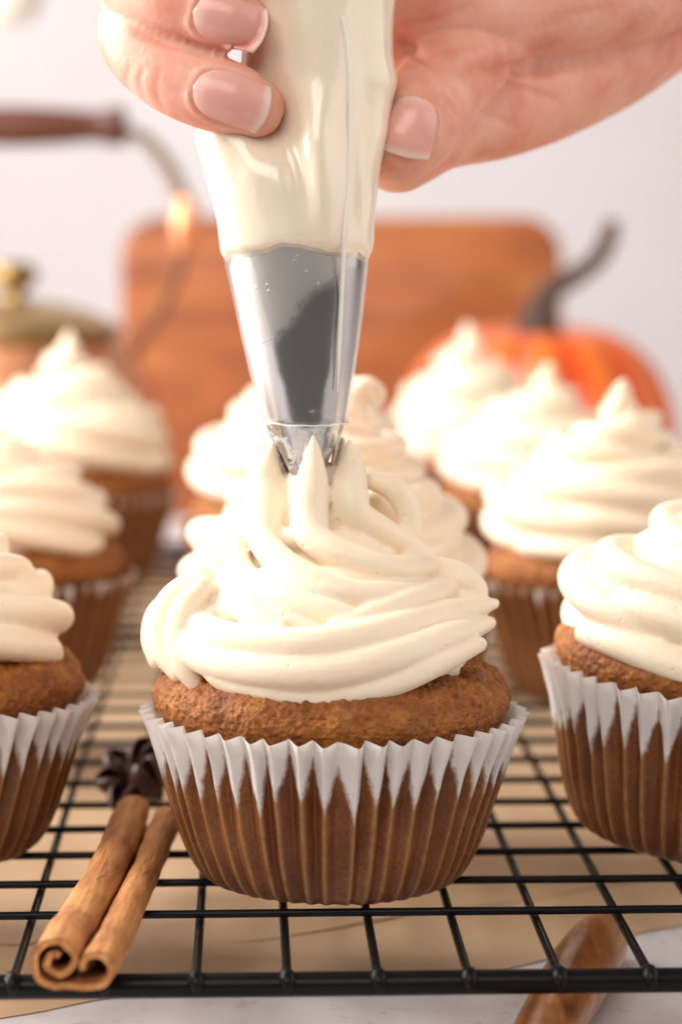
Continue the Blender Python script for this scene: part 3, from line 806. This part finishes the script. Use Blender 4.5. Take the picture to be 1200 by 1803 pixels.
# ------------------------------------------------------------------ star anise
t = thing('star_anise', 'dark star anise on the rack behind the cinnamon stick', 'star anise', (-4.45, 6.4, .25), (rad(28), rad(-14), rad(12)))
t.scale = (.78, .78, 1.1)
for k in range(6):
    a = 2 * PI * (k + random.uniform(-.2, .2)) / 6; L = random.uniform(.85, 1.4); hk = random.uniform(.75, 1.7); ca, sa = math.cos(a), math.sin(a); m2 = MB(); rows = []
    for j in range(13):
        u = j / 12; r = .15 + L * u; wd = .52 * math.sin(PI * min(1, u * .92 + .06)) ** .7; hh = .62 * math.sin(PI * min(1, u * .85 + .1)) ** .8 + .12 * u * u
        row = []
        for i in range(13):
            v = -1 + 2 * i / 12; th = v * PI * .80
            x = wd * math.sin(th) * (1 - .25 * abs(v)); z = .05 + hk * hh * (.5 - .5 * math.cos(th)) * 1.0 + .22 * u ** 3
            row.append((ca * r - sa * x, sa * r + ca * x, z))
        rows.append(row)
    m2.grid(rows, False); o = m2.build('pod', M['anise'], t)
    so = o.modifiers.new('thick', 'SOLIDIFY'); so.thickness = .06 * S
    m2 = MB(); tube(m2, [(ca * (.15 + L * u), sa * (.15 + L * u), .26) for u in (.38, .5, .62)], [.07, .10, .06], 10, 4); m2.build('seed', M['seed'], o)

# ------------------------------------------------------------------ wooden handle under the rack
t = thing('wooden_utensil', 'polished wooden utensil handle lying on the table partly under the front rail', 'utensil')
A = Vector((5.12, .75, TZ + .60)); B = Vector((3.25, -6.4, TZ + .55)); d = (B - A)
mb = MB(); fr = [A.lerp(B, u) for u in (0, .12, .3, .5, .75, 1.0, 1.4)]
tube(mb, fr, [.50, .60, .66, .64, .60, .54, .40], 28, 6, n0=(0, 0, 1), sec=lambda a: 1 - .22 * math.cos(a) ** 2)
mb.build('handle', M['handle'], t)

# ------------------------------------------------------------------ background things
# cutting board
x0, x1, zt, th = -11.3, 11.3, 13.4, 1.8
def rrect(x0, x1, z0, z1, r, k=10):
    out = []
    for cx, cz, a0 in ((x1 - r, z0 + r, -90), (x1 - r, z1 - r, 0), (x0 + r, z1 - r, 90), (x0 + r, z0 + r, 180)):
        for i in range(k + 1):
            a = rad(a0 + 90 * i / k); out.append((cx + r * math.cos(a), cz + r * math.sin(a)))
    return out
t = thing('cutting_board', 'reddish brown wooden board standing upright at the back', 'cutting board', (0, 82, TZ), (rad(-6), 0, 0))
mb = MB(); rows = []
for ins, yy in ((.35, 0), (.1, .08), (0, .35), (0, th - .35), (.1, th - .08), (.35, th)):
    rows.append([(x, yy, z) for x, z in rrect(x0 + ins, x1 - ins, ins, zt - TZ - ins, 2.0 - ins)])
mb.grid(rows, True, True, True); mb.build('plank', M['board'], t, True)

# copper kettle
KX, KY = -14.0, 62
t = thing('kettle', 'copper kettle with brass lid and dark wooden bail grip at the upper left', 'kettle', (KX, KY, TZ))
mb = MB(); lathe(mb, smooth_prof([(4.6, .0), (5.4, .15), (6.2, 1.6), (6.55, 4.0), (6.4, 6.2), (5.9, 8.0), (5.0, 9.4), (4.2, 9.9), (4.1, 10.1)], 6), 64, cap0=True)
mb.build('body', M['copper'], t)
mb = MB(); lathe(mb, smooth_prof([(4.6, 9.95), (4.65, 10.15), (4.2, 10.6), (3.0, 11.15), (1.4, 11.5), (.6, 11.55)], 5), 56, cap1=True); lid = mb.build('lid', M['brass'], t)
mb = MB(); lathe(mb, smooth_prof([(.55, 11.5), (.5, 11.9), (.95, 12.3), (1.05, 12.7), (.7, 13.1), (.02, 13.2)], 5), 32, cap1=True); mb.build('knob', M['brass'], lid)
for s in (-1, 1):
    mb = MB(); tube(mb, [(s * x, 0, z) for x, z in ((4.8, 18.7), (5.6, 18.4), (6.4, 17.5), (6.95, 16.6), (7.3, 15.4))], [.26, .3, .34, .36, .36], 14, 5)
    mb.build('bail_arm', M['arm'], t)
    mb = MB(); tube(mb, [(s * x, 0, z) for x, z in ((7.32, 14.2), (7.1, 13.0), (6.4, 11.2), (5.2, 9.3))], [.24, .22, .2, .2], 14, 5)
    mb.build('bail_bracket', M['bracket'], t)
    mb = MB(); tube(mb, [(s * 7.36, 0, 15.7), (s * 7.38, 0, 15.0), (s * 7.36, 0, 14.4), (s * 7.3, 0, 13.8)], [.44, .62, .62, .44], 16, 4); mb.build('ferrule', M['copper'], t)
mb = MB(); tube(mb, [(x, 0, 18.9) for x in (-4.95, -4.4, -3.5, -2, 0, 2, 3.5, 4.3, 4.85)], [.80, .84, .66, .78, .86, .78, .66, .84, .80], 24, 5, False)
mb.build('grip', M['grip'], t)
mb = MB(); tube(mb, [(-5.5, -1.5, 4), (-7.6, -2.0, 5.5), (-9.0, -2.4, 8.0), (-10.2, -2.7, 9.2)], [1.5, 1.1, .75, .6], 20, 6); mb.build('spout', M['copper'], t)

# pumpkin
PX, PY = 8.75, 67
t = thing('pumpkin', 'small orange pumpkin with a curved brown stem before the board', 'pumpkin', (PX, PY, TZ), (rad(4), 0, 0))
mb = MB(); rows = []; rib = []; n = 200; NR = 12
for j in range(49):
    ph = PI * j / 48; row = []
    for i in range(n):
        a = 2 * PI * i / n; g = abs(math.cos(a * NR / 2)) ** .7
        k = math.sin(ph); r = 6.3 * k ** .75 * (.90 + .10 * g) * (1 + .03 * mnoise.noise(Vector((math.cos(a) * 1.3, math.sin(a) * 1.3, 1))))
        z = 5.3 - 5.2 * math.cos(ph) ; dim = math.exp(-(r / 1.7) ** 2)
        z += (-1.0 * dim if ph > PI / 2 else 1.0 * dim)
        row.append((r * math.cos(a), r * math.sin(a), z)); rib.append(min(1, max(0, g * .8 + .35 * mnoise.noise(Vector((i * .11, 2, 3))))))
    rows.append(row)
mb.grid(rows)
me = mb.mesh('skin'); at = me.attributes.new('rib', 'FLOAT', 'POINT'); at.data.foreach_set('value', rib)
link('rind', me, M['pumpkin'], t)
mb = MB(); tube(mb, [(0, 0, 9.2), (0, 0, 10.2), (.15, 0, 11.2), (.7, 0, 12.0), (1.7, 0, 12.6), (2.6, 0, 13.3), (3.1, 0, 14.3), (3.2, 0, 14.7)], [1.25, .95, .66, .52, .44, .40, .40, .36], 24, 6,
     sec=lambda a: 1 + .12 * math.cos(5 * a))
mb.build('stem', M['stem'], t)

# unidentified cream shape at the top left corner, modelled hanging on a cord
t = thing('cream_blob', 'cream round ornament hanging blurred in the top left corner', 'blob', tuple(pix(18, -12, 88)))
mb = MB(); lathe(mb, smooth_prof([(.05, -1.75), (.9, -1.6), (1.6, -.9), (1.8, 0), (1.5, 1.0), (.7, 1.6), (.3, 1.8)], 5), 40, mod=lambda a, z: .93 + .07 * abs(math.cos(4 * a)), cap0=True, cap1=True)
mb.build('body', M['cream'], t)
mb = MB(); tube(mb, [(0, 0, 1.6), (0, 0, 6), (0, 0, 14)], [.08, .05, .05], 8, 3); mb.build('cord', M['stem'], t)
